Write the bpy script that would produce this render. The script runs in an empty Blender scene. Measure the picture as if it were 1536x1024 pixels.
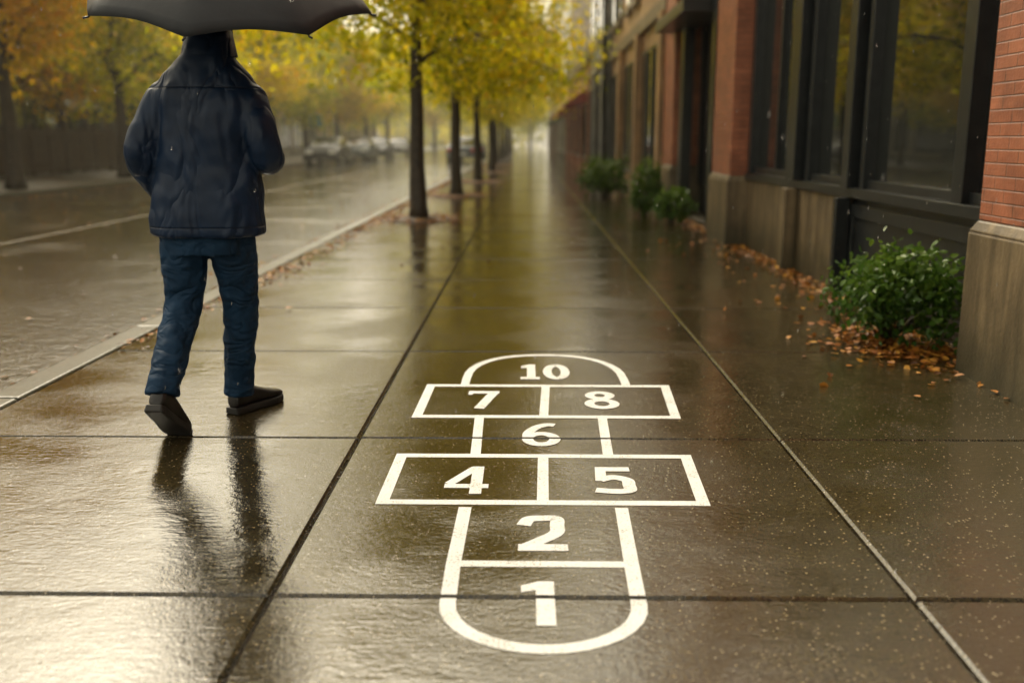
import bpy, bmesh, math, random
import numpy as np
from mathutils import Vector, Matrix, noise as mnoise
random.seed(7); rng=np.random.default_rng(11)
R=math.radians
scene=bpy.context.scene
COL=scene.collection

# ------------------------------------------------------------ helpers
def link(o): COL.objects.link(o); return o
def empty(name,loc=(0,0,0),rot=(0,0,0),scale=(1,1,1)):
    o=bpy.data.objects.new(name,None); o.location=loc; o.rotation_euler=rot; o.scale=scale
    o.empty_display_size=.2
    return link(o)
class MB:
    def __init__(s): s.v=[];s.f=[];s.m=[]
    def add(s,vs,fs,m=0):
        b=len(s.v); s.v+= [tuple(p) for p in vs]
        for f in fs: s.f.append(tuple(b+i for i in f)); s.m.append(m)
    def box(s,x0,x1,y0,y1,z0,z1,m=0):
        vs=[(x0,y0,z0),(x1,y0,z0),(x1,y1,z0),(x0,y1,z0),(x0,y0,z1),(x1,y0,z1),(x1,y1,z1),(x0,y1,z1)]
        s.add(vs,[(0,3,2,1),(4,5,6,7),(0,1,5,4),(1,2,6,5),(2,3,7,6),(3,0,4,7)],m)
    def loft(s,rings,m=0,caps=True):
        n=len(rings[0]); vs=[p for r in rings for p in r]; fs=[]
        for i in range(len(rings)-1):
            for j in range(n):
                k=(j+1)%n; fs.append((i*n+j,i*n+k,(i+1)*n+k,(i+1)*n+j))
        if caps:
            fs.append(tuple(reversed(range(n)))); b=(len(rings)-1)*n; fs.append(tuple(range(b,b+n)))
        s.add(vs,fs,m)
    def tube(s,pts,rad,n=10,m=0,flat=None,caps=True):
        pts=[Vector(p) for p in pts]; rings=[]
        up=Vector((0,0,1)); prev=None
        for i,p in enumerate(pts):
            t=(pts[min(i+1,len(pts)-1)]-pts[max(i-1,0)])
            t=t.normalized() if t.length>1e-9 else Vector((0,0,1))
            if prev is None:
                a=Vector((1,0,0)) if abs(t.x)<.9 else Vector((0,1,0))
                u=(a-t*a.dot(t)).normalized()
            else: u=(prev-t*prev.dot(t)).normalized()
            prev=u; w=t.cross(u)
            r=rad[i] if isinstance(rad,(list,tuple)) else rad
            ra,rb=(r if isinstance(r,(list,tuple)) else (r,r))
            rings.append([p+u*math.cos(a)*ra+w*math.sin(a)*rb for a in [2*math.pi*j/n for j in range(n)]])
        s.loft(rings,m,caps)
    def obj(s,name,mats,parent=None,smooth=False):
        me=bpy.data.meshes.new(name); me.from_pydata(s.v,[],s.f)
        for m in (mats if isinstance(mats,(list,tuple)) else [mats]): me.materials.append(m)
        me.polygons.foreach_set('material_index',s.m)
        if smooth: me.polygons.foreach_set('use_smooth',[True]*len(s.f))
        me.update(); o=bpy.data.objects.new(name,me); link(o)
        if parent: o.parent=parent
        return o
def catmull(P,k=8):
    P=[Vector(p) for p in P]; out=[]
    for i in range(len(P)-1):
        p0=P[max(i-1,0)];p1=P[i];p2=P[i+1];p3=P[min(i+2,len(P)-1)]
        for j in range(k):
            t=j/k
            out.append(.5*((2*p1)+(p2-p0)*t+(2*p0-5*p1+4*p2-p3)*t*t+(3*p1-p0-3*p2+p3)*t**3))
    out.append(P[-1]); return out
def bevel(o,w=.01,seg=2):
    m=o.modifiers.new('bevel','BEVEL'); m.width=w; m.segments=seg; m.limit_method='ANGLE'; return o

# ------------------------------------------------------------ materials
def newmat(name):
    m=bpy.data.materials.new(name); m.use_nodes=True; nt=m.node_tree
    return m,nt,nt.nodes['Principled BSDF']
def N(nt,t,**kw):
    n=nt.nodes.new(t)
    for k,v in kw.items(): setattr(n,k,v)
    return n
def L(nt,a,b): nt.links.new(a,b)
def noise(nt,vec,scale,detail=4,rough=.5):
    n=N(nt,'ShaderNodeTexNoise'); n.inputs['Scale'].default_value=scale; n.inputs['Detail'].default_value=detail
    n.inputs['Roughness'].default_value=rough
    if vec is not None: L(nt,vec,n.inputs['Vector'])
    return n.outputs['Fac']
def ramp(nt,fac,stops,interp='LINEAR'):
    r=N(nt,'ShaderNodeValToRGB'); r.color_ramp.interpolation=interp
    e=r.color_ramp.elements
    while len(e)<len(stops): e.new(.5)
    for i,(p,c) in enumerate(stops):
        e[i].position=p; e[i].color=(c[0],c[1],c[2],1) if isinstance(c,(tuple,list)) else (c,c,c,1)
    L(nt,fac,r.inputs[0]); return r.outputs[0]
def mth(nt,op,a,b=None):
    n=N(nt,'ShaderNodeMath',operation=op)
    for i,x in enumerate((a,b)):
        if x is None: continue
        if isinstance(x,(int,float)): n.inputs[i].default_value=x
        else: L(nt,x,n.inputs[i])
    return n.outputs[0]
def mix(nt,fac,a,b,bt='MIX'):
    n=N(nt,'ShaderNodeMix',data_type='RGBA',blend_type=bt)
    for s,x in ((n.inputs[0],fac),(n.inputs[6],a),(n.inputs[7],b)):
        if isinstance(x,(int,float)): s.default_value=x
        elif isinstance(x,tuple): s.default_value=(x[0],x[1],x[2],1)
        else: L(nt,x,s)
    return n.outputs[2]
def bump(nt,h,strength,dist,bs,prev=None):
    b=N(nt,'ShaderNodeBump'); b.inputs['Strength'].default_value=strength; b.inputs['Distance'].default_value=dist
    L(nt,h,b.inputs['Height'])
    if prev is not None: L(nt,prev,b.inputs['Normal'])
    L(nt,b.outputs[0],bs.inputs['Normal']); return b.outputs[0]
def ocoord(nt): return N(nt,'ShaderNodeTexCoord').outputs['Object']
def geopos(nt): return N(nt,'ShaderNodeNewGeometry').outputs['Position']
def simple(name,c,rough=.5,metal=0,var=.25,scale=8,bmp=0,bscale=60,ior=1.5):
    m,nt,b=newmat(name); v=ocoord(nt)
    f=noise(nt,v,scale,5)
    lo=tuple(x*(1-var) for x in c); hi=tuple(min(1,x*(1+var)) for x in c)
    L(nt,ramp(nt,f,[(.3,lo),(.7,hi)]),b.inputs['Base Color'])
    b.inputs['Roughness'].default_value=rough; b.inputs['Metallic'].default_value=metal; b.inputs['IOR'].default_value=ior
    if bmp: bump(nt,noise(nt,v,bscale,4),bmp,.003,b)
    return m

def wet_concrete():
    m,nt,b=newmat('wet_concrete'); p=geopos(nt)
    att=N(nt,'ShaderNodeAttribute',attribute_name='tone'); tone=att.outputs['Fac']
    big=noise(nt,p,.9,5,.6); mid=noise(nt,p,7,5,.6); fine=noise(nt,p,95,3,.7)
    base=ramp(nt,mid,[(.25,(.034,.026,.011)),(.55,(.062,.048,.022)),(.8,(.095,.075,.038))])
    base=mix(nt,ramp(nt,big,[(.4,0.0),(.65,.45)]),base,(.028,.021,.009))
    base=mix(nt,mth(nt,'MULTIPLY',tone,.35),base,(.090,.066,.028))
    vor=N(nt,'ShaderNodeTexVoronoi'); vor.inputs['Scale'].default_value=70; L(nt,p,vor.inputs['Vector'])
    dot=ramp(nt,vor.outputs['Distance'],[(.15,1.0),(.27,0.0)])
    sel=ramp(nt,mth(nt,'FRACT',mth(nt,'MULTIPLY',vor.outputs['Color'],3.7)),[(.6,0.0),(.75,1.0)])
    base=mix(nt,mth(nt,'MULTIPLY',dot,sel),base,(.34,.27,.17))
    base=mix(nt,ramp(nt,fine,[(.43,.9),(.52,0.0)]),base,(.008,.006,.003))
    L(nt,base,b.inputs['Base Color'])
    wet=noise(nt,p,1.6,4,.5)
    L(nt,ramp(nt,wet,[(.40,.02),(.52,.05),(.72,.13)]),b.inputs['Roughness'])
    b.inputs['IOR'].default_value=1.75
    mp=N(nt,'ShaderNodeMapping'); mp.inputs['Scale'].default_value=(1,1.6,1); L(nt,p,mp.inputs['Vector'])
    rip=noise(nt,mp.outputs[0],9,2,.5)
    n0=bump(nt,rip,.24,.006,b)
    rip2=noise(nt,mp.outputs[0],36,3,.6)
    n1=bump(nt,rip2,.26,.0040,b,n0)
    gm=mth(nt,'MULTIPLY',fine,ramp(nt,wet,[(.40,.15),(.6,1.0)]))
    bump(nt,gm,.50,.0028,b,n1)
    return m
def wet_asphalt():
    m,nt,b=newmat('wet_asphalt'); p=geopos(nt)
    mid=noise(nt,p,3,5,.6); fine=noise(nt,p,120,3)
    c=ramp(nt,mid,[(.3,(.026,.023,.015)),(.7,(.050,.043,.029))])
    L(nt,c,b.inputs['Base Color'])
    wet=noise(nt,p,.7,5,.6)
    L(nt,ramp(nt,wet,[(.35,.03),(.5,.08),(.7,.24)]),b.inputs['Roughness'])
    b.inputs['IOR'].default_value=1.6
    rip=noise(nt,p,9,4,.65)
    n1=bump(nt,rip,.6,.014,b); bump(nt,fine,.5,.004,b,n1); return m
def paint_mat():
    m,nt,b=newmat('white_road_paint'); p=geopos(nt)
    w=noise(nt,p,130,4,.7); w2=noise(nt,p,9,3)
    f=mth(nt,'ADD',w,mth(nt,'MULTIPLY',w2,.35))
    c=ramp(nt,f,[(.50,(.14,.12,.08)),(.59,(.70,.70,.69)),(.8,(.80,.80,.80))])
    L(nt,c,b.inputs['Base Color']); b.inputs['Roughness'].default_value=.42
    bump(nt,noise(nt,p,200,3),.5,.0018,b); return m
def brick_mat(name,c1,c2,mortar,sc=1.0):
    m,nt,b=newmat(name); p=geopos(nt)
    s=N(nt,'ShaderNodeSeparateXYZ'); L(nt,p,s.inputs[0])
    cb=N(nt,'ShaderNodeCombineXYZ'); L(nt,mth(nt,'ADD',s.outputs[0],s.outputs[1]),cb.inputs[0]); L(nt,s.outputs[2],cb.inputs[1])
    t=N(nt,'ShaderNodeTexBrick'); L(nt,cb.outputs[0],t.inputs['Vector'])
    t.inputs['Scale'].default_value=1; t.inputs['Brick Width'].default_value=.205*sc; t.inputs['Row Height'].default_value=.064*sc
    t.inputs['Mortar Size'].default_value=.0045; t.inputs['Mortar Smooth'].default_value=.5
    t.inputs['Color1'].default_value=(*c1,1); t.inputs['Color2'].default_value=(*c2,1); t.inputs['Mortar'].default_value=(*mortar,1)
    v=noise(nt,p,5,6,.65)
    c=mix(nt,.75,t.outputs['Color'],ramp(nt,v,[(.3,.30),(.7,1.0)]),'MULTIPLY')
    L(nt,c,b.inputs['Base Color']); b.inputs['Roughness'].default_value=.5
    inv=mth(nt,'SUBTRACT',1.0,t.outputs['Fac'])
    n1=bump(nt,inv,.8,.007,b); bump(nt,noise(nt,p,70,4),.6,.004,b,n1); return m
def leaf_mat(name,stops,transl=.5,rough=.45):
    m,nt,b=newmat(name)
    a=N(nt,'ShaderNodeAttribute',attribute_name='tint'); c=ramp(nt,a.outputs['Fac'],stops)
    L(nt,c,b.inputs['Base Color']); b.inputs['Roughness'].default_value=rough
    b.inputs['Specular IOR Level'].default_value=.3
    t=N(nt,'ShaderNodeBsdfTranslucent'); L(nt,c,t.inputs['Color'])
    ms=N(nt,'ShaderNodeMixShader'); ms.inputs[0].default_value=transl
    L(nt,b.outputs[0],ms.inputs[1]); L(nt,t.outputs[0],ms.inputs[2]); L(nt,ms.outputs[0],nt.nodes['Material Output'].inputs[0]); return m
def stone_mat(name,c,stain=True):
    m,nt,b=newmat(name); p=geopos(nt)
    v=noise(nt,p,4,6,.65)
    mp=N(nt,'ShaderNodeMapping'); mp.inputs['Scale'].default_value=(9,9,.8); L(nt,p,mp.inputs['Vector'])
    st=noise(nt,mp.outputs[0],1,5,.6)
    col=ramp(nt,v,[(.3,tuple(x*.6 for x in c)),(.7,tuple(x*1.2 for x in c))])
    col=mix(nt,ramp(nt,st,[(.42,.7),(.62,0.0)]),col,tuple(x*.25 for x in c))
    s=N(nt,'ShaderNodeSeparateXYZ'); L(nt,p,s.inputs[0])
    damp=ramp(nt,mth(nt,'ADD',s.outputs[2],mth(nt,'MULTIPLY',v,.25)),[(.12,.8),(.6,0.0)])
    col=mix(nt,damp,col,(.02,.022,.01))
    L(nt,col,b.inputs['Base Color']); b.inputs['Roughness'].default_value=.45
    bump(nt,noise(nt,p,45,5),.6,.004,b); return m
def glass_mat():
    m,nt,b=newmat('window_glass'); p=geopos(nt)
    b.inputs['Base Color'].default_value=(.012,.014,.013,1); b.inputs['Roughness'].default_value=.03; b.inputs['IOR'].default_value=2.6
    bump(nt,noise(nt,p,1.2,1),.2,.01,b); return m

M_conc=wet_concrete(); M_asph=wet_asphalt(); M_paint=paint_mat()
M_brick=brick_mat('red_brick',(.46,.155,.075),(.36,.115,.055),(.22,.10,.06))
M_brick2=brick_mat('brown_brick',(.26,.15,.085),(.20,.10,.055),(.14,.10,.07))
M_stone=stone_mat('stone_base',(.20,.145,.08))
M_tan=stone_mat('tan_stucco',(.52,.31,.155)); M_pale=stone_mat('pale_stucco',(.58,.51,.40)); M_grey=stone_mat('grey_stucco',(.24,.24,.24))
M_darkb=stone_mat('dark_render',(.085,.06,.04))
M_frame=simple('dark_window_frame',(.014,.016,.017),.32,0,.3,12,.2,90)
M_glass=glass_mat()
M_int=simple('dim_interior',(.05,.04,.03),.8)
M_bark=simple('bark',(.035,.025,.015),.6,0,.5,14,.9,40)
M_soil=simple('soil',(.05,.032,.016),.7,0,.4,20,.8,50)
M_leafA=leaf_mat('autumn_leaves',[(0,(.13,.17,.006)),(.3,(.42,.43,.010)),(.6,(.80,.66,.014)),(1,(.85,.50,.015))],.60)
M_leafB=leaf_mat('golden_leaves',[(0,(.28,.23,.008)),(.35,(.66,.48,.012)),(.65,(.85,.50,.015)),(1,(.80,.30,.015))],.60)
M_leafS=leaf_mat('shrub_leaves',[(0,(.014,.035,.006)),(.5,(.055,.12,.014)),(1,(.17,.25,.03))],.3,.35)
M_fallen=leaf_mat('fallen_leaf',[(0,(.07,.025,.008)),(.5,(.32,.11,.018)),(1,(.55,.28,.04))],.1,.45)

# ------------------------------------------------------------ camera
cam=bpy.data.cameras.new('camera'); co=bpy.data.objects.new('camera',cam); link(co)
CH=1.2
co.location=(0,0,CH); co.rotation_euler=(R(90-11.77),0,R(.87))
cam.lens=33.98; cam.sensor_width=36; cam.clip_end=3000; cam.clip_start=.05
cam.dof.use_dof=True; cam.dof.focus_distance=3.6; cam.dof.aperture_fstop=1.4; cam.dof.aperture_blades=0
scene.camera=co

# ------------------------------------------------------------ world + sun
w=bpy.data.worlds.new('World'); scene.world=w; w.use_nodes=True; nt=w.node_tree
sky=N(nt,'ShaderNodeTexSky',sky_type='NISHITA'); sky.sun_disc=False
SE,SR=R(46),R(-24)
sky.sun_elevation=SE; sky.sun_rotation=SR; sky.dust_density=4; sky.air_density=1.2; sky.ozone_density=.6
hs=N(nt,'ShaderNodeHueSaturation'); hs.inputs['Saturation'].default_value=.20; L(nt,sky.outputs[0],hs.inputs['Color'])
tint=mix(nt,1.0,hs.outputs[0],(2.35,2.12,1.60),'MULTIPLY')
bg=nt.nodes['Background']; L(nt,tint,bg.inputs[0]); bg.inputs[1].default_value=.15
sl=bpy.data.lights.new('sun','SUN'); sl.energy=1.1; sl.angle=R(24); sl.color=(1,.91,.72)
so=bpy.data.objects.new('sun',sl); link(so)
d=Vector((math.sin(SR)*math.cos(SE),math.cos(SR)*math.cos(SE),math.sin(SE)))
so.rotation_euler=d.to_track_quat('Z','Y').to_euler()
scene.view_settings.view_transform='Standard'; scene.view_settings.look='None'; scene.view_settings.exposure=0

# misty air down the street
mb=MB(); mb.box(-90,60,9,420,-.3,45)
mm=bpy.data.materials.new('mist'); mm.use_nodes=True; nt=mm.node_tree; nt.nodes.clear()
vs_=N(nt,'ShaderNodeVolumeScatter'); vs_.inputs['Density'].default_value=.0020; vs_.inputs['Anisotropy'].default_value=.35; vs_.inputs['Color'].default_value=(1,.96,.82,1)
mo=N(nt,'ShaderNodeOutputMaterial'); L(nt,vs_.outputs[0],mo.inputs['Volume'])
mb.obj('mist',mm)

# ------------------------------------------------------------ ground, road, pavement
KX=-2.56
g=MB(); g.add([(-600,-200,-.17),(600,-200,-.17),(600,1500,-.17),(-600,1500,-.17)],[(0,1,2,3)]); g.obj('ground',M_soil)
r=MB(); r.add([(-12,-30,-.12),(KX-.01,-30,-.12),(KX-.01,400,-.12),(-12,400,-.12)],[(0,1,2,3)]); r.obj('road',M_asph)
ym=[]
y=2.40-1.5*20
while y<2.3: ym.append(y); y+=1.5
ym+=[2.40,3.81,5.47,6.95,8.40]; y=9.9
while y<330: ym.append(y); y+=1.5 if y<80 else 6
cols=[(KX+.16,-.688),(-.688,1.035),(1.035,4.2)]
pv=[];pf=[];tone=[]
gap=.0055; ch=.008
for i in range(len(ym)-1):
    for ci,(xa,xb) in enumerate(cols):
        am=.0004 if (ci==1 and .5<ym[i]<5) else .0018
        t=random.random(); dz=[random.uniform(-am,am) for _ in range(4)]
        x0,x1,y0,y1=xa+gap,xb-gap,ym[i]+gap,ym[i+1]-gap
        b=len(pv)
        pv+=[(x0,y0,-.03),(x1,y0,-.03),(x1,y1,-.03),(x0,y1,-.03)]
        pv+=[(x0,y0,-ch+dz[0]),(x1,y0,-ch+dz[1]),(x1,y1,-ch+dz[2]),(x0,y1,-ch+dz[3])]
        pv+=[(x0+ch,y0+ch,dz[0]),(x1-ch,y0+ch,dz[1]),(x1-ch,y1-ch,dz[2]),(x0+ch,y1-ch,dz[3])]
        fs=[(8,9,10,11)]+[(4+k,4+(k+1)%4,8+(k+1)%4,8+k) for k in range(4)]+[(k,(k+1)%4,4+(k+1)%4,4+k) for k in range(4)]
        pf+=[tuple(b+q for q in f) for f in fs]; tone+=[t]*len(fs)
b=len(pv); pv+=[(KX+.16,ym[0],-.024),(4.2,ym[0],-.024),(4.2,ym[-1],-.024),(KX+.16,ym[-1],-.024)]; pf.append((b,b+1,b+2,b+3)); tone.append(0)
me=bpy.data.meshes.new('sidewalk'); me.from_pydata(pv,[],pf); me.materials.append(M_conc)
me.attributes.new('tone','FLOAT','FACE').data.foreach_set('value',tone); link(bpy.data.objects.new('sidewalk',me))
M_kerb=stone_mat('kerb_stone',(.20,.165,.11)); M_kerb.node_tree.nodes['Principled BSDF'].inputs['Roughness'].default_value=.28
k=MB(); y=-28
while y<300:
    k.box(KX-.02,KX+.154,y+.004,y+(1.8 if y<60 else 12)-.004,-.16,.004+random.uniform(-.002,.002)); y+=(1.8 if y<60 else 12)
bevel(k.obj('kerb',M_kerb),.018,3)
k=MB(); k.box(-12.2,-12.0,-28,300,-.16,.0); k.box(-19,-12.2,-28,300,-.16,-.004); bevel(k.obj('far_sidewalk',M_kerb),.02,2)
l=MB(); y=-20
l.add([(-6.86,-20,-.116),(-6.72,-20,-.116),(-6.72,300,-.116),(-6.86,300,-.116)],[(0,1,2,3)])
mm,nt,bb=newmat('worn_lane_paint'); p=geopos(nt); L(nt,ramp(nt,noise(nt,p,18,6,.7),[(.42,(.06,.05,.04)),(.6,(.34,.31,.26))]),bb.inputs['Base Color']); bb.inputs['Roughness'].default_value=.25
l.obj('lane_marking',mm)

# ------------------------------------------------------------ hopscotch
hv=MB(); HZ=[.0011]
def nz(): HZ[0]+=.00004; return HZ[0]
def ribbon(P,wd,closed=False,wid2=None):
    P=[Vector((p[0],p[1])) for p in P]; n=len(P); Lf=[];Rt=[]; z=nz()
    for i in range(n):
        if closed: a=P[(i-1)%n];c=P[(i+1)%n]
        else: a=P[max(i-1,0)];c=P[min(i+1,n-1)]
        d1=(P[i]-a); d2=(c-P[i])
        if d1.length<1e-9:d1=d2
        if d2.length<1e-9:d2=d1
        d1.normalize();d2.normalize(); n1=Vector((-d1.y,d1.x));n2=Vector((-d2.y,d2.x)); m=(n1+n2).normalized()
        s=wd/2/max(.35,m.dot(n1)); Lf.append(P[i]+m*s); Rt.append(P[i]-m*s)
    vs=[(q.x,q.y,z) for q in Lf]+[(q.x,q.y,z) for q in Rt]; fs=[]
    for i in range(n if closed else n-1):
        j=(i+1)%n; fs.append((n+i,n+j,j,i))
    hv.add(vs,fs)
def poly(P): z=nz(); hv.add([(p[0],p[1],z) for p in P],[tuple(range(len(P)))])
lw=.043
cx=.0466; hw=.2745-lw/2
P=[(-.224+lw/2+.0,3.045),(cx-hw-.003,2.60),(cx-hw,2.36)]
for i in range(1,16):
    a=math.pi*i/16; P.append((cx-hw*math.cos(a),2.36-(.232)*math.sin(a)))
P+=[(cx+hw,2.36),(cx+hw+.006,2.60),(.340-lw/2,3.045)]
ribbon(P,lw)
ribbon([(-.19,2.606),(.287,2.606)],.040)
ribbon([(-.508+lw/2,3.068+lw/2),(.620-lw/2,3.068+lw/2),(.640-lw/2,3.603-lw/2),(-.505+lw/2,3.603-lw/2)],lw,True)
ribbon([(.0575,3.11),(.066,3.56)],.040)
ribbon([(-.2185+lw/2,3.603),(-.228+lw/2,4.105)],.040); ribbon([(.341-lw/2,3.603),(.357-lw/2,4.105)],.040)
ribbon([(-.506+lw/2,4.103+lw/2),(.682-lw/2,4.103+lw/2),(.711-lw/2,4.695-lw/2),(-.497+lw/2,4.695-lw/2)],lw,True)
ribbon([(.078,4.14),(.097,4.66)],.040)
cx=.096; hw=.424-lw/2
P=[(cx-hw,4.69),(cx-hw,4.82)]
for i in range(1,18):
    a=math.pi*i/18; P.append((cx-hw*abs(math.cos(a))**.85*(1 if a<math.pi/2 else -1),4.84+(.535)*math.sin(a)**.9))
P+=[(cx+hw,4.82),(cx+hw,4.69)]
ribbon(P,lw)
def glyph(ch,cx,y0,W,H,wd=.045):
    x0=cx-W/2; a=wd/2
    T=lambda P:[(x0+p[0],y0+p[1]) for p in P]
    el=lambda ex,ey,rx,ry:[(ex+rx*math.cos(2*math.pi*i/28),ey+ry*math.sin(2*math.pi*i/28)) for i in range(28)]
    C=lambda P:[(q.x,q.y) for q in catmull([(p[0],p[1],0) for p in P],7)]
    if ch=='1':
        poly(T([(W-wd*1.02,0),(W,0),(W,H),(W-wd*.9,H),(0,H*.90),(0,H*.74),(W-wd*1.02,H*.79)]))
    if ch=='i':
        c=W*.56; s=H*.15
        poly(T([(0,0),(W,0),(W,s),(c+a,s),(c+a,H),(c-a*.7,H),(.02*W,H*.88),(.02*W,H*.73),(c-a,H*.77),(c-a,s),(0,s)]))
    if ch=='2':
        ribbon(T(C([(a*.7,.70*H),(.22*W,.88*H),(.5*W,H-a),(.8*W,.90*H),(W-a*1.2,.70*H),(.78*W,.48*H),(.42*W,.25*H),(a*1.2,wd*.7)])),wd)
        ribbon(T([(0,a*1.05),(W,a*1.05)]),wd*1.05)
    if ch=='4':
        ribbon(T([(.66*W,H-.01),(.10*W,.345*H)]),wd*.9); ribbon(T([(0,.27*H),(W,.27*H)]),wd*.95); ribbon(T([(.72*W,0),(.72*W,H)]),wd)
        poly(T([(0,.2*H),(.12*W,.2*H),(.2*W,.40*H),(.0*W,.32*H)]))
    if ch=='5':
        ribbon(T([(.10*W,H-a),(.96*W,H-a)]),wd); ribbon(T([(.22*W,H-.002),(.17*W,.46*H)]),wd*.85)
        ribbon(T(C([(.14*W,.50*H),(.48*W,.60*H),(.82*W,.50*H),(W-a,.31*H),(.82*W,.13*H),(.48*W,a),(.0*W,.13*H)])),wd)
    if ch=='6':
        ribbon(T(el(W/2,.31*H,W/2-a,.31*H-a)),wd,True)
        ribbon(T(C([(a,.30*H),(.17*W,.58*H),(.38*W,.83*H),(.66*W,.96*H),(.88*W,.97*H-a*.4)])),wd*.95)
    if ch=='7':
        ribbon(T([(0,H-a),(W,H-a)]),wd); ribbon(T(C([(W-a*1.1,H-a),(.66*W,.55*H),(.42*W,0)])),wd*1.05)
        poly(T([(0,H-wd*1.5),(wd*.45,H-wd*1.5),(wd*.45,H-a),(0,H-a)]))
    if ch=='8':
        ribbon(T(el(W/2,.285*H,W/2-a,.285*H-a)),wd,True); ribbon(T(el(W/2,.755*H,W*.44-a,.245*H-a)),wd,True)
    if ch=='0': ribbon(T(el(W/2,H/2,W/2-a,H/2-a)),wd,True)
glyph('1',.033,2.243,.090,.249,.049)
glyph('2',.052,2.697,.150,.277,.046)
glyph('4',-.211,3.168,.156,.285,.042)
glyph('5',.317,3.175,.144,.278,.046)
glyph('6',.062,3.704,.158,.307,.046)
glyph('7',-.204,4.253,.148,.311,.046)
glyph('8',.352,4.253,.162,.311,.046)
glyph('i',.020,4.805,.100,.331,.044)
glyph('0',.158,4.805,.140,.331,.046)
ho=hv.obj('hopscotch_marking',M_paint)
bm=bmesh.new(); bm.from_mesh(ho.data)
for yj in (2.40,3.81):
    for o in (-.011,.011):
        bmesh.ops.bisect_plane(bm,geom=bm.verts[:]+bm.edges[:]+bm.faces[:],plane_co=(0,yj+o,0),plane_no=(0,1,0))
    bmesh.ops.delete(bm,geom=[f for f in bm.faces if abs(f.calc_center_median().y-yj)<.0109],context='FACES')
bm.normal_update()
for f in bm.faces:
    if f.normal.z<0: f.normal_flip()
bm.to_mesh(ho.data); bm.free()

# ------------------------------------------------------------ foliage
def leaves_obj(name,C,size,tint,mat,parent=None,flat=0.0,folded=False,aspect=.55,mesh_only=False):
    C=np.asarray(C,float); n=len(C); size=np.broadcast_to(size,(n,)) if np.ndim(size)==0 else size
    d=rng.normal(size=(n,3)); d[:,2]-=.3
    if flat: d[:,2]*=(1-flat)
    d/=np.linalg.norm(d,axis=1)[:,None]
    q=rng.normal(size=(n,3))
    if flat: q[:,2]*=(1-flat)
    wv=np.cross(d,np.cross(q,d)) if flat else np.cross(d,q); wv/=np.linalg.norm(wv,axis=1)[:,None]
    nn=np.cross(d,wv); s=size[:,None]*(.7+.6*rng.random((n,1)))
    if not folded:
        V=np.stack([C,C+d*s*.45+wv*s*aspect*.5,C+d*s,C+d*s*.45-wv*s*aspect*.5],1).reshape(-1,3)
        F=np.arange(n*4).reshape(-1,4); tt=tint
    else:
        up=nn*s*.08
        V=np.stack([C,C+d*s*.3+wv*s*aspect*.5+up,C+d*s*.72+wv*s*aspect*.36+up,C+d*s,C+d*s*.72-wv*s*aspect*.36+up,C+d*s*.3-wv*s*aspect*.5+up],1).reshape(-1,3)
        b=np.arange(n)[:,None]*6
        F=np.stack([b+np.array([[0,1,2,3]]),b+np.array([[0,3,4,5]])],1).reshape(-1,4); tt=np.repeat(tint,2)
    me=bpy.data.meshes.new(name); me.from_pydata(V.tolist(),[],F.tolist()); me.materials.append(mat)
    me.attributes.new('tint','FLOAT','FACE').data.foreach_set('value',np.clip(tt,0,1).astype(np.float32)); me.update()
    if mesh_only: return me
    o=bpy.data.objects.new(name,me); link(o)
    if parent: o.parent=parent
    return o
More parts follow.
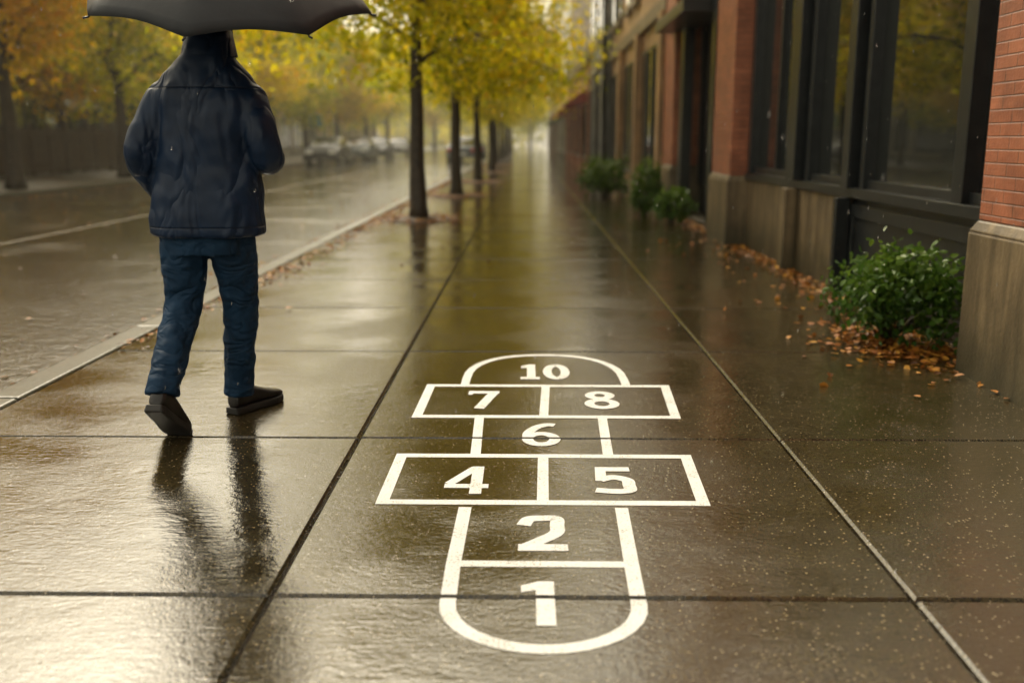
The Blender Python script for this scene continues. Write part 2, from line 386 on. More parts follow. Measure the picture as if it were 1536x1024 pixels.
def tree_meshes(seed,H,tr,h0,cr,nl,lsize,tm,mat,nlimb=14):
    rs=random.Random(seed); mb=MB()
    T=[]; x=y=0
    for i in range(9):
        t=i/8; T.append(Vector((x,y,t*H*.85))); x+=rs.uniform(-.07,.07)*(.3 if t<.3 else 1.4); y+=rs.uniform(-.07,.07)*(.3 if t<.3 else 1.4)
    Ts=catmull(T,3)
    mb.tube(Ts,[tr*(1.35 if p.z<.05 else (1.12 if p.z<.5 else 1))*(1-.82*(p.z/(H*.85))**1.1) for p in Ts],10)
    CC=[]
    for k in range(nlimb):
        f=k/(nlimb-1); z=h0+(H*.8-h0)*f; az=k*2.4+rs.uniform(-.4,.4)
        i=min(range(len(Ts)),key=lambda i:abs(Ts[i].z-z)); b=Ts[i].copy()
        prof=math.sin(math.pi*min(1,.36+.58*f))**.7
        ln=cr*prof*rs.uniform(.85,1.1); el=R(42+28*f+rs.uniform(-8,8))
        pts=[b]; dirv=Vector((math.cos(az)*math.cos(el),math.sin(az)*math.cos(el),math.sin(el)))
        for j in range(5):
            dirv=(dirv+Vector((rs.uniform(-.2,.2),rs.uniform(-.2,.2),rs.uniform(-.12,.12)-.09*j))).normalized(); pts.append(pts[-1]+dirv*ln/5)
        r0=tr*.40*(1-.6*f)
        mb.tube(pts,[r0*(1-.16*j) for j in range(6)],6)
        for j in range(1,6):
            for s in range(3):
                dv=(dirv+Vector((rs.gauss(0,.8),rs.gauss(0,.8),rs.gauss(-.55 if f<.45 else -.05,.5)))).normalized(); l2=rs.uniform(.35,.95)*cr*.34
                e=pts[j]+dv*l2; mb.tube([pts[j],pts[j]+dv*l2*.5+Vector((0,0,.04)),e],[r0*.28,r0*.18,.006],4,caps=False)
                CC.append((pts[j]+dv*l2*.55,.20*cr*.55)); CC.append((e,.24*cr*.55))
    for j in range(8):
        CC.append((Ts[-1]+Vector((rs.gauss(0,.4),rs.gauss(0,.4),rs.gauss(.2,.4))),.5))
    n=len(CC); per=nl//n; P=[];TT=[]
    for c,rad in CC:
        m=int(per*rs.uniform(.4,1.6)); q=rng.normal(size=(m,3))*np.array([rad,rad,rad*.7])+np.array(c)
        P.append(q); base=tm+rs.gauss(0,.15); TT.append(base+rng.normal(size=m)*.10+(q[:,2]-H*.5)/H*.12)
    P=np.concatenate(P);TT=np.concatenate(TT); ok=P[:,2]>h0*.80; P=P[ok];TT=TT[ok]
    me=leaves_obj('foliage',P,lsize,TT,mat,mesh_only=True)
    to=mb.obj('trunk',M_bark,None,True); tme=to.data; bpy.data.objects.remove(to)
    return tme,me
def put_tree(name,v,loc,rz,s=1.0):
    e=empty(name,loc,(0,0,rz),(s,s,s))
    for nm,me in (('trunk',v[0]),('foliage',v[1])):
        o=bpy.data.objects.new(nm,me); link(o); o.parent=e
    return e
TV=[tree_meshes(1,7.2,.125,2.4,2.9,23000,.135,.48,M_leafA),tree_meshes(2,7.6,.12,2.35,3.0,23000,.135,.54,M_leafA),tree_meshes(5,7.0,.12,2.35,2.9,23000,.135,.40,M_leafA)]
TO=[tree_meshes(8,8.5,.20,2.7,3.5,19000,.19,.50,M_leafB),tree_meshes(9,8.0,.18,2.3,3.5,19000,.19,.30,M_leafB),tree_meshes(12,9.0,.2,2.2,3.7,19000,.19,.30,M_leafA)]
row=[(-1.65,14.9,0,0.3,1),(-1.52,21.2,1,1.9,1),(-1.42,28.5,2,3.0,1),(-1.36,37.5,0,4.2,1),(-1.5,47,1,5,1.05),(-1.5,57,2,.8,1.05),(-1.5,68,0,2,1.1),(-1.5,80,1,3,1.1),(-1.5,95,2,1,1.2)]
for (x,y,v,rz,s) in row: put_tree('street_tree',TV[v],(x,y,0),rz,s)
lrow=[(-12.9,24.5,0,0,1.05),(-13.2,32,2,2,1),(-12.8,40,1,1,1),(-12.9,48,2,4,1),(-12.8,57,2,5,1),(-12.9,67,1,.4,1.05),(-12.9,79,2,2.2,1.1),(-13,15,1,3.3,1.1),(-13,92,2,3,1.2)]
for (x,y,v,rz,s) in lrow: put_tree('autumn_tree',TO[v],(x,y,-.01),rz,s)
for (x,y,v,rz,s) in [(-17,36,0,3,.9),(-17.5,52,2,1,.9),(-8.5,112,2,1,1.3),(-16,104,0,1,1.3),(-4,118,2,3,1.3),(-12,128,1,2,1.4),(-18,70,0,1,1.0),(-17.3,28,2,1,.75),(.5,150,2,2,1.1),(-5,158,1,2,1.3)]:
    put_tree('autumn_tree',TO[v],(x,y,-.05),rz,s)
P=[];TT=[]
for i in range(100):
    c=np.array([random.uniform(-75,3),random.uniform(165,195),random.uniform(.5,11)]); m=260
    P.append(rng.normal(size=(m,3))*np.array([2.6,2.0,1.8])+c); TT.append(random.gauss(.3,.16)+rng.normal(size=m)*.08)
P=np.concatenate(P); TT=np.concatenate(TT); ok=P[:,2]>0
leaves_obj('distant_trees',P[ok],.75,TT[ok],M_leafA)

def shrub(name,loc,w,h,n,ls,seed,tm=.5):
    rs=random.Random(seed); e=empty(name,loc); mb=MB(); P=[];TT=[]
    for i in range(26):
        az=rs.uniform(0,6.283); rr=math.sqrt(rs.random())*w*.46; zz=h*(.30+.62*rs.random())*(1-.35*(rr/(w*.5))**2)
        tip=Vector((math.cos(az)*rr,math.sin(az)*rr,zz)); mb.tube([(0.02*math.cos(az),.02*math.sin(az),0),tip*.5+Vector((0,0,.03)),tip],[.007,.005,.003],5)
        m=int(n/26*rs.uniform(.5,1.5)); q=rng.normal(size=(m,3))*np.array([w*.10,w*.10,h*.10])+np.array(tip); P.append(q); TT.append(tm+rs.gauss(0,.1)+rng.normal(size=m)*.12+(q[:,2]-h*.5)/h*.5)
    mb.obj('stems',M_bark,e,True)
    P=np.concatenate(P);TT=np.concatenate(TT); ok=P[:,2]>.04
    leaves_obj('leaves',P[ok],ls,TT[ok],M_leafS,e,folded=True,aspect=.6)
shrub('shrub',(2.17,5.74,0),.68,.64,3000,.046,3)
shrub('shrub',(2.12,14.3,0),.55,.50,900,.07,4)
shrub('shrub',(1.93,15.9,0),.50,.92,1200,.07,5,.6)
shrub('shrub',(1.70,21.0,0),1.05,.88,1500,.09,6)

P=[]
def scat(n,fx,fy,z=.008):
    for _ in range(n): P.append((fx(),fy(),z+random.random()*.006))
U=random.uniform; Gs=random.gauss
scat(480,lambda:Gs(2.16,.19),lambda:Gs(5.66,.34),.01); scat(300,lambda:Gs(2.2,.12),lambda:Gs(5.62,.22),.03)
scat(1200,lambda:2.50-abs(Gs(0,.12)),lambda:U(5,16))
scat(150,lambda:2.4-abs(Gs(0,.4)),lambda:U(4.4,12))
scat(4,lambda:U(-2.2,-1.6),lambda:U(3,9)); scat(70,lambda:U(-2.2,2.2),lambda:U(9,40))
scat(1300,lambda:KX+.2+abs(Gs(0,.12)),lambda:U(8,30)); scat(90,lambda:KX+.16+abs(Gs(0,.08)),lambda:U(5.5,9))
scat(900,lambda:KX-.1-abs(Gs(0,.12)),lambda:U(5,40),-.11)
scat(500,lambda:U(-11.9,-2.7),lambda:U(4,40),-.112); scat(600,lambda:-11.9+abs(Gs(0,.3)),lambda:U(10,50),-.11)
scat(900,lambda:U(-17,-12.3),lambda:U(10,45),.004)
for (x,y,_,_,_) in row[:5]: scat(900,lambda:Gs(x,.34),lambda:Gs(y,.5),.03)
P=np.array(P); leaves_obj('fallen_leaves',P,.045,np.clip(rng.normal(.5,.25,len(P)),0,1),M_fallen,flat=.88,folded=True,aspect=.7)
for (x,y,_,_,_) in row:
    mb=MB(); rings=[]
    for rr,z in ((.62,-.004),(.5,.012),(.3,.035),(.12,.05),(.01,.05)):
        rings.append([(x+rr*math.cos(a)*(1+.1*math.sin(3*a)),y+rr*math.sin(a)*1.15,z) for a in [2*math.pi*i/24 for i in range(24)]])
    mb.loft(rings); mb.obj('tree_pit',M_soil,None,True)
# falling raindrops
mb=MB()
for _ in range(1500):
    x,y,z=U(-3.4,2.2),U(2.0,9),U(.05,3.2); l_=U(.007,.015); r_=U(.0008,.0013)
    mb.tube([(x,y,z),(x+.0005,y,z+l_*.3),(x+.001,y,z+l_)],[r_*.7,r_,r_*.2],5)
mdrop,nt,b=newmat('water_drop'); b.inputs['Roughness'].default_value=.0; b.inputs['IOR'].default_value=1.33; b.inputs['Transmission Weight'].default_value=.85
L(nt,ramp(nt,noise(nt,geopos(nt),3,1),[(0,(.9,.95,1)),(1,(1,1,1))]),b.inputs['Base Color'])
mb.obj('raindrops',mdrop,None,True)

# ------------------------------------------------------------ near brick building
B=empty('brick_building')
br=MB(); st=MB(); fr=MB(); gl=MB(); it=MB()
def pier(y0,y1,xf=2.31,top=9.0):
    br.box(xf,3.2,y0,y1,.80,top)
    st.box(xf-.035,3.2,y0-.035,y1+.035,-.02,.74)
    st.loft([[(xf-.035,y0-.035,.74),(3.2,y0-.035,.74),(3.2,y1+.035,.74),(xf-.035,y1+.035,.74)],[(xf-.003,y0-.003,.80),(3.2,y0-.003,.80),(3.2,y1+.003,.80),(xf-.003,y1+.003,.80)]])
pier(3.7,5.0); pier(-3.2,-2.0); pier(11.3,12.4,2.33); pier(15.9,17.0,2.33)
def bay(y0,y1,mull,panels,zt=3.25,xg=2.62):
    gl.box(xg,xg+.02,y0+.02,y1-.02,.84,zt)
    it.box(3.9,3.95,y0,y1,0,zt)
    fr.box(2.50,2.74,y0+.002,y1-.002,.76,.835)
    fr.box(2.53,2.72,y0+.002,y1-.002,zt,zt+.22)
    fr.box(2.565,2.61,y0+.004,y1-.004,.835,.90)
    for (a,b_,xx) in mull: fr.box(xx,2.70,a,b_,.8352,zt-.001)
    for (a,b_,kind) in panels:
        if kind=='d':
            fr.box(2.56,2.72,a,b_,-.02,.757)
            for zz in (.10,.66): fr.box(2.535,2.56,a+.003,b_-.003,zz-.05,zz+.05)
            for yy in (a+.05,b_-.05): fr.box(2.537,2.559,yy-.045,yy+.045,.151,.609)
        else:
            st.box(2.53,2.72,a,b_,-.02,.758)
    br.box(2.45,3.2,y0+.003,y1-.003,zt+.222,8.98)
bay(5.0,11.3,[(5.04,5.16,2.55),(5.70,5.84,2.52),(5.86,5.92,2.55),(7.42,7.50,2.53),(7.60,7.76,2.47),(8.88,8.98,2.53),(9.06,9.34,2.45),(10.2,10.25,2.57),(11.14,11.28,2.52)],[(5.0,7.70,'d'),(7.70,9.2,'s'),(9.2,11.3,'s')])
fr.box(2.42,2.529,7.66,7.74,-.01,.757); st.box(2.40,2.529,9.12,9.30,-.01,.757)
bay(-2.0,3.7,[(-1.95,-1.8,2.53),(.0,.15,2.5),(1.8,1.95,2.5),(3.5,3.65,2.53)],[(-2,0.8,'d'),(.8,3.7,'s')])
gl.box(2.86,2.88,12.6,15.7,.5,2.95)
fr.box(2.80,3.0,12.41,15.89,-.02,.5); fr.box(2.55,3.1,12.41,15.89,2.95,3.4)
for yy in (12.42,13.3,14.2,15.1,15.75): fr.box(2.74,2.95,yy,yy+.12,.501,2.949)
fr.box(2.42,2.56,12.42,12.62,-.02,3.38); fr.box(2.42,2.56,13.0,13.25,-.02,3.38); fr.box(2.38,2.54,15.3,15.6,-.02,3.38)
st.box(2.5,2.799,12.42,15.88,-.02,.06)
br.box(2.45,3.2,12.41,15.89,3.41,8.98)
fr.loft([[(2.05,13.4,2.86),(2.60,13.4,2.86),(2.60,13.4,3.30),(2.05,13.4,3.02)],[(2.05,16.2,2.86),(2.60,16.2,2.86),(2.60,16.2,3.30),(2.05,16.2,3.02)]])
it.box(3.9,3.95,12.4,17,0,3.4); it.box(2.75,3.9,-3,17,3.48,3.55); it.box(2.75,3.9,-3,17,-.01,.02)
br.box(3.21,10,-3.2,17.0,3.6,9.0)
st.box(2.2,10,-3.2,17.05,9.0,9.35)
for yy in (6.2,8.6,13.3):
    fr.box(2.43,2.449,yy,yy+1.2,4.6,6.6); gl.box(2.42,2.43,yy+.08,yy+1.12,4.68,6.52); st.box(2.36,2.449,yy-.1,yy+1.3,4.45,4.6)
bevel(br.obj('walls',M_brick,B),.006,1); bevel(st.obj('stone_base',M_stone,B),.012,2); bevel(fr.obj('window_frames',M_frame,B),.005,2)
gl.obj('windows',M_glass,B); it.obj('interior',M_int,B)

# ------------------------------------------------------------ other buildings
def building(name,x0,x1,y0,y1,h,mat,side=1,storef=True,pitch=3.0,floors=None,awn=None,pil=True):
    e=empty(name); wl=MB(); tr=MB(); g2=MB(); f2=MB(); aw=MB()
    wl.box(x0,x1,y0,y1,-.12,h)
    xf=x0 if side==1 else x1
    def bx(mb,o0,o1,a,b_,z0,z1):
        xa,xb=xf-side*o1,xf-side*o0; mb.box(min(xa,xb),max(xa,xb),a,b_,z0,z1)
    nb=max(1,int((y1-y0)/pitch)); pw=(y1-y0)/nb
    bx(tr,.001,.18,y0-.05,y1+.05,h-.35,h+.1); bx(tr,.001,.10,y0+.01,y1-.01,3.35,3.6) if h>4.5 else None
    for i in range(nb):
        a=y0+i*pw; b_=a+pw
        if pil: bx(wl,.001,.16,a+.002,a+.42,-.02,min(3.34,h-.36))
        if storef:
            bx(f2,.001,.05,a+.50,b_-.10,.45,2.95); bx(g2,.051,.06,a+.60,b_-.20,.62,2.85)
            for q in (.33,.66): bx(f2,.062,.10,a+.6+(pw-.8)*q-.03,a+.6+(pw-.8)*q+.03,.6,2.87)
        if awn and i%2==0:
            xa=xf-side*.162; xb=xf-side*.95
            aw.loft([[(xa,a+.5,2.55),(xb,a+.5,2.35),(xb,a+.5,2.50),(xa,a+.5,3.05)],[(xa,b_-.2,2.55),(xb,b_-.2,2.35),(xb,b_-.2,2.50),(xa,b_-.2,3.05)]])
        z=4.2
        while z+1.9<h-.3:
            for q in (.22,.62):
                c=a+pw*q; bx(f2,.001,.05,c,c+.95,z,z+1.75); bx(g2,.051,.058,c+.08,c+.87,z+.08,z+.84); bx(g2,.051,.058,c+.08,c+.87,z+.91,z+1.67); bx(tr,.001,.12,c-.08,c+1.03,z-.14,z-.003)
            z+=3.1
    wl.obj('walls',mat,e); tr.obj('trim',M_darkb if mat is M_darkb else M_stone,e); g2.obj('windows',M_glass,e); f2.obj('frames',M_frame,e)
    if awn: aw.obj('awnings',awn,e)
    return e
M_red=simple('red_awning',(.22,.03,.02),.6); M_green=simple('green_awning',(.03,.07,.04),.6)
building('tan_building',2.42,11,17.1,28.6,9.5,M_tan,pitch=3.8)
building('grey_building',2.30,11,28.7,36,8.5,M_grey,pitch=3.6)
building('low_brick_building',2.35,11,36.1,60,4.4,M_brick,pitch=4,awn=M_red)
building('pale_building',2.6,14,60.1,84,13,M_pale,pitch=4,awn=M_green)
building('brown_building',2.6,14,84.1,112,9,M_brick2,pitch=4)
building('apartment_building',3.5,22,112.1,160,26,M_pale,pitch=4)
building('shop_building',-30,-19,4,20,6,M_darkb,-1,pitch=3.2)
building('brick_shop_building',-30,-18.6,20.1,38,5.2,M_brick2,-1,pitch=2.6)
building('shop_building',-30,-19,38.1,58,7,M_darkb,-1,pitch=3.4,awn=M_green)
building('apartment_building',-34,-19.4,58.1,90,12,M_pale,-1,pitch=4)
building('apartment_building',-40,-20,90.1,130,10,M_tan,-1,pitch=4)
building('distant_building',-30,-8,200,225,16,M_pale,1)
dp=MB(); dp.tube([(2.2,28.5,0),(2.2,28.5,8.4)],.07,10)
for z in (1,3,5,7): dp.tube([(2.2,28.5,z),(2.2,28.5,z+.08)],.09,10)
dp.obj('downspout',M_frame,None,True)

f=MB()
for i in range(24):
    y=12+i*1.25; f.box(-16.9,-16.8,y,y+.09,-.02,1.75)
    for j in range(7): f.box(-16.87,-16.84,y+.16+j*.15,y+.27+j*.15,.05,1.55)
for z in (.25,1.35): f.box(-16.838,-16.80,12,42,z,z+.07)
f.obj('wooden_fence',simple('fence_wood',(.07,.045,.028),.6,0,.4,10,.4,60))
sg=empty('traffic_sign',(-12.2,57,0)); a=MB(); a.tube([(.0,0,0),(.0,0,2.7)],.035,8); a.obj('post',M_grey,sg)
a=MB(); a.box(-.38,.38,-.06,-.04,1.9,2.65); bevel(a.obj('panel',simple('blue_sign',(.04,.20,.32),.4),sg),.05,3)

# ------------------------------------------------------------ cars
M_tyre=simple('tyre',(.015,.015,.015),.7); M_chrome=simple('chrome',(.5,.5,.5),.2,1); M_tail=simple('tail_light',(.5,.02,.01),.2); M_head=simple('head_light',(.75,.75,.7),.1)
def car(loc,rz,col,L_=4.5,W_=1.8,Hc=1.5):
    e=empty('parked_car',loc,(0,0,rz)); mp=simple('car_paint',col,.4,0,.05)
    def arc(cy): return [(cy+.37*math.cos(a),.33+.37*math.sin(a)) for a in [math.pi*i/8 for i in range(9)]]
    hl=L_/2
    prof=[(-hl+.05,.30)]+list(reversed(arc(-1.35)))+list(reversed(arc(1.38)))+[(hl-.05,.28),(hl,.50),(hl-.06,.70),(hl-.45,.84),(.95,.95),(-1.75,.97),(-hl+.08,.92),(-hl,.62)]
    mb=MB(); rings=[]
    for xx,s in ((-W_/2,.97),(-W_/2+.05,1),(W_/2-.05,1),(W_/2,.97)):
        rings.append([(xx,p[0]*s,.6+(p[1]-.6)*(s)) for p in prof])
    mb.loft(rings); bevel(mb.obj('body',mp,e,True),.03,2)
    def gh(b,t,mat,nm,z0,z1,wb,wt):
        m_=MB(); m_.loft([[(-wb,b[0],z0),(wb,b[0],z0),(wb,b[1],z0),(-wb,b[1],z0)],[(-wt,t[0],z1),(wt,t[0],z1),(wt,t[1],z1),(-wt,t[1],z1)]]); bevel(m_.obj(nm,mat,e,True),.04,3)
    gh((-1.85,1.0),(-1.2,.30),M_glass,'greenhouse',.93,Hc-.04,.80,.62); gh((-1.28,.38),(-1.1,.2),mp,'roof',Hc-.07,Hc,.66,.60)
    wm=MB()
    for yy in (-1.35,1.38):
        for sx in (-1,1):
            c=[(sx*(W_/2-.20),yy,.33),(sx*(W_/2-.19),yy,.33),(sx*(W_/2+.0),yy,.33),(sx*(W_/2+.01),yy,.33)]
            wm.tube(c,[.30,.33,.33,.29],24,0); wm.tube([(sx*(W_/2+.011),yy,.33),(sx*(W_/2+.02),yy,.33)],[.20,.18],16,1)
    wm.obj('wheels',[M_tyre,M_chrome],e,True)
    lm=MB()
    for sx in (-1,1):
        lm.box(sx*.62-.18,sx*.62+.18,hl-.06,hl+.012,.58,.72,0); lm.box(sx*.68-.17,sx*.68+.17,-hl-.012,-hl+.08,.66,.82,1); lm.box(sx*.97-.08,sx*.97+.08,.62,.78,.93,1.05,2)
    lm.box(-.35,.35,hl-.05,hl+.008,.38,.52,2); lm.box(-.26,.26,-hl-.01,-hl+.05,.45,.57,0)
    bevel(lm.obj('lights',[M_head,M_tail,M_tyre],e),.02,2)
car((-3.7,58,-.12),0,(.09,.11,.13)); car((-3.7,66,-.12),0,(.04,.04,.05))
car((-10.9,64,-.12),math.pi,(.12,.14,.15)); car((-10.9,72,-.12),math.pi,(.04,.05,.07)); car((-10.9,54,-.12),math.pi,(.02,.02,.025)); car((-10.9,84,-.12),math.pi,(.12,.12,.12))

# ------------------------------------------------------------ person
PX,PY=-1.335,3.98
man=empty('walking_man',(PX,PY,0))
def remesh(o,vox,sm=6,disp=0,dscale=.12,seedoff=0):
    m=o.modifiers.new('remesh','REMESH'); m.mode='VOXEL'; m.voxel_size=vox; m.use_smooth_shade=True
    m=o.modifiers.new('smooth','SMOOTH'); m.iterations=sm; m.factor=.5
    if disp:
        t=bpy.data.textures.new('folds','CLOUDS'); t.noise_scale=dscale; t.noise_depth=1
        m=o.modifiers.new('folds','DISPLACE'); m.texture=t; m.strength=disp; m.mid_level=.5
    return o
def ering(cx,cy,z,rx,ry,n=32,e=2.4,tx=0,ty=0):
    out=[]
    for i in range(n):
        a=2*math.pi*i/n; c,s=math.cos(a),math.sin(a)
        x=rx*math.copysign(abs(c)**(2/e),c); y=ry*math.copysign(abs(s)**(2/e),s)
        out.append((cx+x,cy+y,z+tx*x+ty*y))
    return out
def cloth(name,c,rough,seams=(),weave=900,wr=.35,sc=(1,1,.55),wscale=6,spec=.3):
    m,nt,b=newmat(name); v=ocoord(nt)
    f=noise(nt,v,6,5,.6); col=ramp(nt,f,[(.3,tuple(x*.7 for x in c)),(.7,tuple(x*1.35 for x in c))])
    s=N(nt,'ShaderNodeSeparateXYZ'); L(nt,v,s.inputs[0]); hsum=None
    for (ax,pos) in seams:
        dd=mth(nt,'ABSOLUTE',mth(nt,'SUBTRACT',s.outputs[ax],pos)); q=ramp(nt,dd,[(.0,1.0),(.005,0.0)])
        hsum=q if hsum is None else mth(nt,'MAXIMUM',hsum,q)
    if hsum is not None: col=mix(nt,mth(nt,'MULTIPLY',hsum,.6),col,tuple(x*.3 for x in c))
    L(nt,col,b.inputs['Base Color']); b.inputs['Roughness'].default_value=rough
    b.inputs['Specular IOR Level'].default_value=spec
    mp=N(nt,'ShaderNodeMapping'); mp.inputs['Scale'].default_value=sc; mp.inputs['Rotation'].default_value=(.3,.7,.2); L(nt,v,mp.inputs['Vector'])
    wn=N(nt,'ShaderNodeTexNoise'); wn.inputs['Scale'].default_value=wscale; wn.inputs['Detail'].default_value=2; wn.inputs['Distortion'].default_value=.6; L(nt,mp.outputs[0],wn.inputs['Vector'])
    rd=mth(nt,'ABSOLUTE',mth(nt,'SUBTRACT',wn.outputs['Fac'],.5))
    n1=bump(nt,rd,wr,.08,b)
    if hsum is not None: n1=bump(nt,mth(nt,'SUBTRACT',1.0,hsum),.7,.004,b,n1)
    bump(nt,noise(nt,v,weave*.5,2),.25,.001,b,n1)
    return m
M_jacket=cloth('navy_jacket',(.008,.021,.052),.45,[(2,1.40),(2,.855)],900,.8,(1.3,1,.55),6,.28)
M_jeans=cloth('blue_jeans',(.010,.034,.075),.7,[],1200,.8,(.8,.8,1.5),8,.2)
M_shoe=simple('black_leather',(.012,.010,.009),.3,0,.3,20,.3,120); M_sole=simple('rubber_sole',(.02,.018,.016),.55)
M_skin=simple('skin',(.42,.24,.16),.45,0,.08,20,.1,200); M_hair=simple('dark_hair',(.010,.008,.006),.6,0,.5,60,.8,150)
SX=lambda z:.022+.045*max(0,(z-.85))/.70
def lean(P): return [(p[0]+SX(p[2]),p[1],p[2]) for p in P]
j=MB()
jr=[ering(.0,0,.815,.222,.140),ering(.0,0,.825,.234,.152),ering(.0,0,.95,.226,.150),ering(.0,0,1.10,.208,.138),ering(0,0,1.25,.208,.138),ering(-.003,0,1.35,.212,.135),ering(-.006,0,1.41,.200,.122),ering(-.006,.0,1.455,.172,.108),ering(-.004,.003,1.49,.130,.097),ering(0,.005,1.525,.100,.090),ering(0,.006,1.57,.090,.086),ering(0,.008,1.61,.082,.082)]
j.loft([lean(r_) for r_ in jr])
la=catmull(lean([(-.135,0,1.385),(-.178,-.012,1.355),(-.215,-.035,1.27),(-.242,-.065,1.17),(-.242,-.02,1.085),(-.222,.055,1.01),(-.20,.115,.965)]),4)
ra=catmull(lean([(.115,0,1.385),(.160,-.01,1.355),(.205,-.035,1.27),(.247,-.06,1.17),(.242,.01,1.125),(.205,.09,1.155),(.165,.15,1.18)]),4)
def lerp_r(n,rs_): return [float(np.interp(i/(n-1),np.linspace(0,1,len(rs_)),rs_)) for i in range(n)]
j.tube(la,lerp_r(len(la),[.062,.075,.074,.070,.066,.060,.054]),16); j.tube(ra,lerp_r(len(ra),[.062,.075,.074,.070,.066,.058,.050]),16)
remesh(j.obj('jacket',M_jacket,man),.008,5,.022,.13)
c=MB(); HXo=SX(1.6)-.002
c.loft([ering(HXo,.008,1.525,.108,.100),ering(HXo,.012,1.59,.095,.092),ering(HXo,.014,1.625,.088,.084),ering(HXo,.014,1.605,.070,.070)],caps=False); c.obj('collar',M_jacket,man,True)
q=MB()
q.loft([ering(.012,0,.74,.150,.112),ering(.015,0,.84,.165,.12),ering(.02,0,.95,.16,.115)])
ll=catmull([(-.072,0,.88),(-.095,.015,.70),(-.110,.02,.52),(-.118,-.10,.38),(-.120,-.235,.245),(-.120,-.262,.20)],5)
rl=catmull([(.100,.01,.88),(.102,.07,.70),(.098,.125,.52),(.075,.165,.32),(.048,.205,.13),(.043,.21,.085)],5)
q.tube(ll,lerp_r(len(ll),[.104,.094,.078,.071,.066,.067]),18); q.tube(rl,lerp_r(len(rl),[.104,.094,.076,.068,.064,.067]),18)
remesh(q.obj('jeans',M_jeans,man),.007,4,.018,.06)
def shoe(nm,mat4):
    s=MB(); yy=[0,.02,.07,.12,.17,.22,.265,.288]; hw=[.026,.034,.037,.038,.045,.049,.040,.018]; ht=[.075,.100,.108,.098,.075,.060,.050,.036]
    rings=[]
    for a,w_,h in zip(yy,hw,ht):
        rings.append([(w_*math.copysign(abs(math.cos(t))**.7,math.cos(t)),a,.022+(h-.022)*.5*(1+math.copysign(abs(math.sin(t))**.8,math.sin(t)))) for t in [2*math.pi*i/20 for i in range(20)]])
    s.loft(rings,0); s.tube([(0,.055,.07),(0,.05,.12),(0,.05,.15)],[(.036,.048),(.036,.045),(.037,.045)],16,0)
    o=s.obj(nm,M_shoe,man,True); o.matrix_local=mat4; m=o.modifiers.new('s','SUBSURF'); m.levels=1;m.render_levels=2
    s=MB(); out=[(w_*1.1,a) for a,w_ in zip(yy,hw)]+[(-w_*1.1,a) for a,w_ in reversed(list(zip(yy,hw)))]
    s.loft([[(x,y-.003,.0) for x,y in out],[(x*1.02,y-.003,.012) for x,y in out],[(x,y-.003,.027) for x,y in out]])
    s.box(-.034,.034,.0,.075,-.0015,.0135)
    o=s.obj(nm+'_sole',M_sole,man); o.matrix_local=mat4; bevel(o,.004,2)
shoe('shoe_right',Matrix.Translation((.022,.160,.002))@Matrix.Rotation(R(-27),4,'Z')@Matrix.Scale(1.1,4))
shoe('shoe_left',Matrix.Translation((-.122,-.365,.163))@Matrix.Rotation(R(-4),4,'Z')@Matrix.Rotation(R(-37),4,'X')@Matrix.Scale(1.1,4))
HX,HY,HZ0=HXo,.045,1.725
hd=MB()
hr=[(-.118,.045,.025,.028),(-.105,.032,.045,.055),(-.08,.018,.058,.078),(-.045,.006,.068,.090),(0,0,.075,.098),(.04,-.003,.077,.100),(.075,-.006,.070,.092),(.10,-.008,.052,.070),(.118,-.008,.022,.03)]
hd.loft([ering(HX,HY+cy,HZ0+z,rx,ry,24,2.1) for z,cy,rx,ry in hr])
hd.tube([(HX,.01,1.50),(HX,.015,1.58),(HX,.03,1.66)],[.060,.056,.058],16)
hd.tube([(HX,HY+.092,HZ0+.02),(HX,HY+.108,HZ0-.015),(HX,HY+.118,HZ0-.035),(HX,HY+.10,HZ0-.045)],[.009,.012,.016,.012],10)
for sx in (-1,1):
    hd.tube([(HX+sx*.074,HY-.005,HZ0-.03),(HX+sx*.082,HY-.012,HZ0),(HX+sx*.084,HY-.015,HZ0+.02),(HX+sx*.076,HY-.008,HZ0+.032)],[(.008,.012),(.008,.017),(.008,.016),(.006,.010)],10)
hd.tube([(HX-.045,HY+.082,HZ0+.022),(HX,HY+.098,HZ0+.024),(HX+.045,HY+.082,HZ0+.022)],[.008,.009,.008],8)
hd.tube([(HX-.022,HY+.094,HZ0-.066),(HX,HY+.101,HZ0-.066),(HX+.022,HY+.094,HZ0-.066)],[.005,.008,.005],8)
remesh(hd.obj('head',M_skin,man),.004,4)
ey=MB()
for sx in (-1,1):
    ey.tube([(HX+sx*.031,HY+.080,HZ0+.002),(HX+sx*.031,HY+.090,HZ0+.002),(HX+sx*.031,HY+.0935,HZ0+.002)],[.013,.009,.003],12)
ey.obj('eyes',simple('eye',(.5,.48,.45),.1),man,True)
ha=MB()
hb=[(-.110,-.045,.052,.052),(-.06,-.036,.075,.074),(-.02,-.030,.084,.084),(.03,-.018,.088,.094),(.07,-.008,.083,.100),(.105,-.006,.064,.082),(.128,-.006,.028,.04)]
ha.loft([ering(HX,HY+cy,HZ0+z,rx,ry,28,2.1) for z,cy,rx,ry in hb])
remesh(ha.obj('hair',M_hair,man),.005,3,.012,.02)

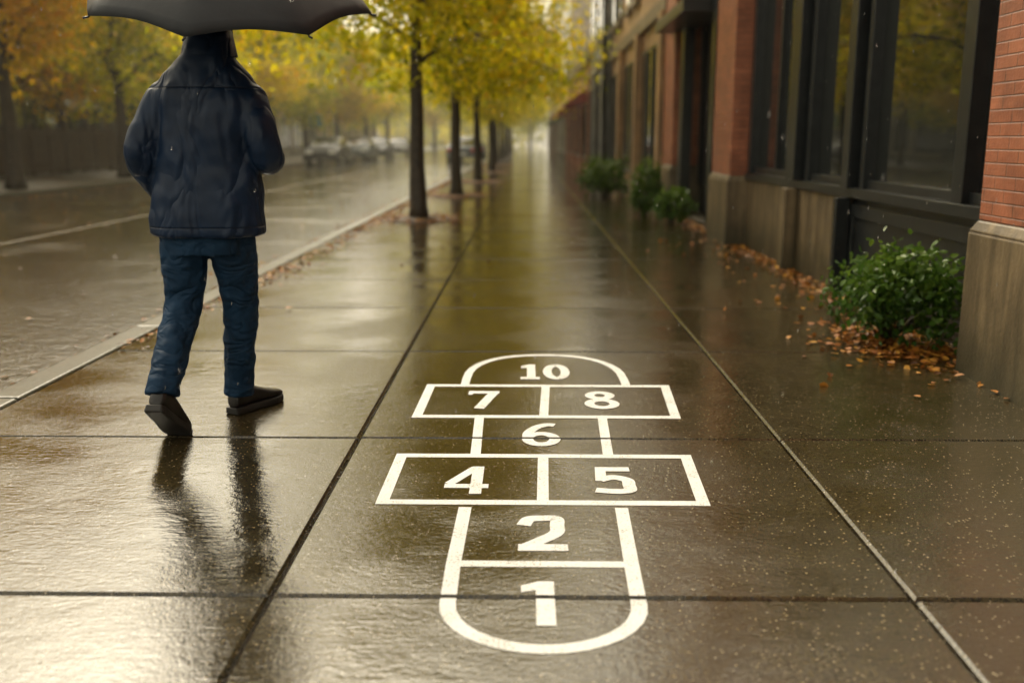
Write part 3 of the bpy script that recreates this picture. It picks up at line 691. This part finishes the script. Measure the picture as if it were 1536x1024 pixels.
# ------------------------------------------------------------ umbrella
UX,UY=-1.185,4.02
um=empty('umbrella',(0,0,0))
ax=Vector((.09,-.36,1)).normalized(); rc=Vector((UX,UY,1.740))
zq=ax; xq=Vector((1,0,-.04)).normalized(); xq=(xq-zq*xq.dot(zq)).normalized(); yq=zq.cross(xq)
UM=Matrix(((xq.x,yq.x,zq.x,rc.x),(xq.y,yq.y,zq.y,rc.y),(xq.z,yq.z,zq.z,rc.z),(0,0,0,1)))
um.matrix_world=UM
Rr,Hh=.565,.26; nseg=8; sub=8; nr=14; A0=.0
cv=MB(); vs=[];fs=[]
for i in range(nr+1):
    rr=i/nr
    for s in range(nseg*sub):
        a=2*math.pi*(s/(nseg*sub))+A0; fq=(s%sub)/sub; sag=math.sin(math.pi*fq)
        rad=Rr*rr*(1-.085*sag*rr**1.2); z=Hh*(1-rr**2.1)-.02*sag*rr*(1-rr)*2+.022*sag*rr**3
        vs.append((rad*math.cos(a),rad*math.sin(a),z))
for i in range(nr):
    for s in range(nseg*sub):
        t=(s+1)%(nseg*sub); n_=nseg*sub; fs.append((i*n_+s,i*n_+t,(i+1)*n_+t,(i+1)*n_+s))
cv.add(vs,fs)
mcan,nt,b=newmat('umbrella_fabric'); v=ocoord(nt); L(nt,ramp(nt,noise(nt,v,5,4),[(.3,(.018,.020,.024)),(.7,(.032,.035,.041))]),b.inputs['Base Color']); b.inputs['Roughness'].default_value=.5; b.inputs['Specular IOR Level'].default_value=.3
bump(nt,noise(nt,v,70,3),.15,.003,b)
cvo=cv.obj('canopy',mcan,um,True); sm=cvo.modifiers.new('s','SOLIDIFY'); sm.thickness=.0012
rb=MB()
for s in range(nseg):
    a=2*math.pi*s/nseg+A0; pts=[(Rr*rr*math.cos(a),Rr*rr*math.sin(a),Hh*(1-rr**2.1)-.006) for rr in [i/10 for i in range(11)]]
    rb.tube(pts,.0022,6); e=Vector((Rr*math.cos(a),Rr*math.sin(a),-.004)); rb.tube([e,e*1.035+Vector((0,0,-.002))],.004,6)
    rb.tube([(.012*math.cos(a),.012*math.sin(a),-.07),(Rr*.5*math.cos(a),Rr*.5*math.sin(a),Hh*(1-.5**2.1)-.008)],.002,6)
rb.tube([(0,0,-.66),(0,0,Hh+.005)],.0055,10); rb.tube([(0,0,Hh),(0,0,Hh+.055)],[.007,.003],8); rb.tube([(0,0,-.09),(0,0,-.05)],.013,10)
rb.obj('ribs_and_shaft',M_frame,um,True)
hl=MB(); pts=[(0,0,-.50),(0,0,-.66)]+[(.0,-.03+.03*math.cos(t),-.66-.03*math.sin(t)) for t in [math.pi*i/8 for i in range(1,9)]]+[(0,-.06,-.64)]
hl.tube(pts,.0115,12); hl.obj('handle',M_tyre,um,True)
def grip_hand():
    mb=MB(); g=Vector(UM@Vector((0,0,-.555)))-Vector((PX,PY,0)); a=zq
    wr=Vector((.165+SX(1.18),.155,1.182)); s=(wr-g); s=(s-a*s.dot(a)).normalized(); f=a.cross(s)
    pc=g+s*.034
    mb.tube([wr-(g-wr)*.3,wr,wr.lerp(pc,.5)+a*.0,pc+a*.0,pc-f*.006],[(.026,.030),(.026,.030),(.022,.034),(.018,.042),(.012,.040)],14)
    for k,(off,ln,rr) in enumerate(((.034,1.0,.0092),(.0115,1.08,.0095),(-.0115,1.0,.0090),(-.033,.82,.0080))):
        pts=[]
        for i in range(9):
            t=-.25+i/8*(4.0*ln); rad=.030-.007*i/8
            pts.append(g+a*off+(s*math.cos(t)+f*math.sin(t))*rad)
        mb.tube(pts,[rr*(1-.18*i/8) for i in range(9)],10)
    pts=[pc-a*.0+s*.01,g+a*.045+(s*math.cos(-.9)+f*math.sin(-.9))*.034,g+a*.052+(s*math.cos(-1.8)+f*math.sin(-1.8))*.030,g+a*.048+(s*math.cos(-2.7)+f*math.sin(-2.7))*.027]
    mb.tube(pts,[.014,.012,.0105,.009],10)
    remesh(mb.obj('hand_right',M_skin,man),.0024,2)
grip_hand()
mb=MB(); w0=Vector((-.205+SX(.97),.10,.975)); dd=Vector((.06,.085,-.09)).normalized(); sd=Vector((0,0,1)).cross(dd).normalized(); up=dd.cross(sd)
mb.tube([w0-dd*.03,w0+dd*.02,w0+dd*.06,w0+dd*.10],[(.026,.024),(.026,.026),(.018,.040),(.014,.040)],14)
for k,(off,ln) in enumerate(((-.03,.065),(-.01,.078),(.01,.072),(.03,.056))):
    b0=w0+dd*.095+up*off; mb.tube([b0,b0+dd*ln*.4,b0+dd*ln*.75-sd*.010,b0+dd*ln-sd*.026],[.0092,.0088,.008,.007],10)
b0=w0+dd*.04+up*.03; mb.tube([b0,b0+dd*.03+up*.022,b0+dd*.06+up*.026],[.013,.011,.009],10)
remesh(mb.obj('hand_left',M_skin,man),.0024,2)
pk=MB(); pk.loft([ering(-.13,.135,.84,.055,.045,16),ering(-.14,.135,.96,.062,.05,16),ering(-.142,.135,.972,.058,.046,16)],caps=True); remesh(pk.obj('jacket_pocket',M_jacket,man),.008,3)
print('done')
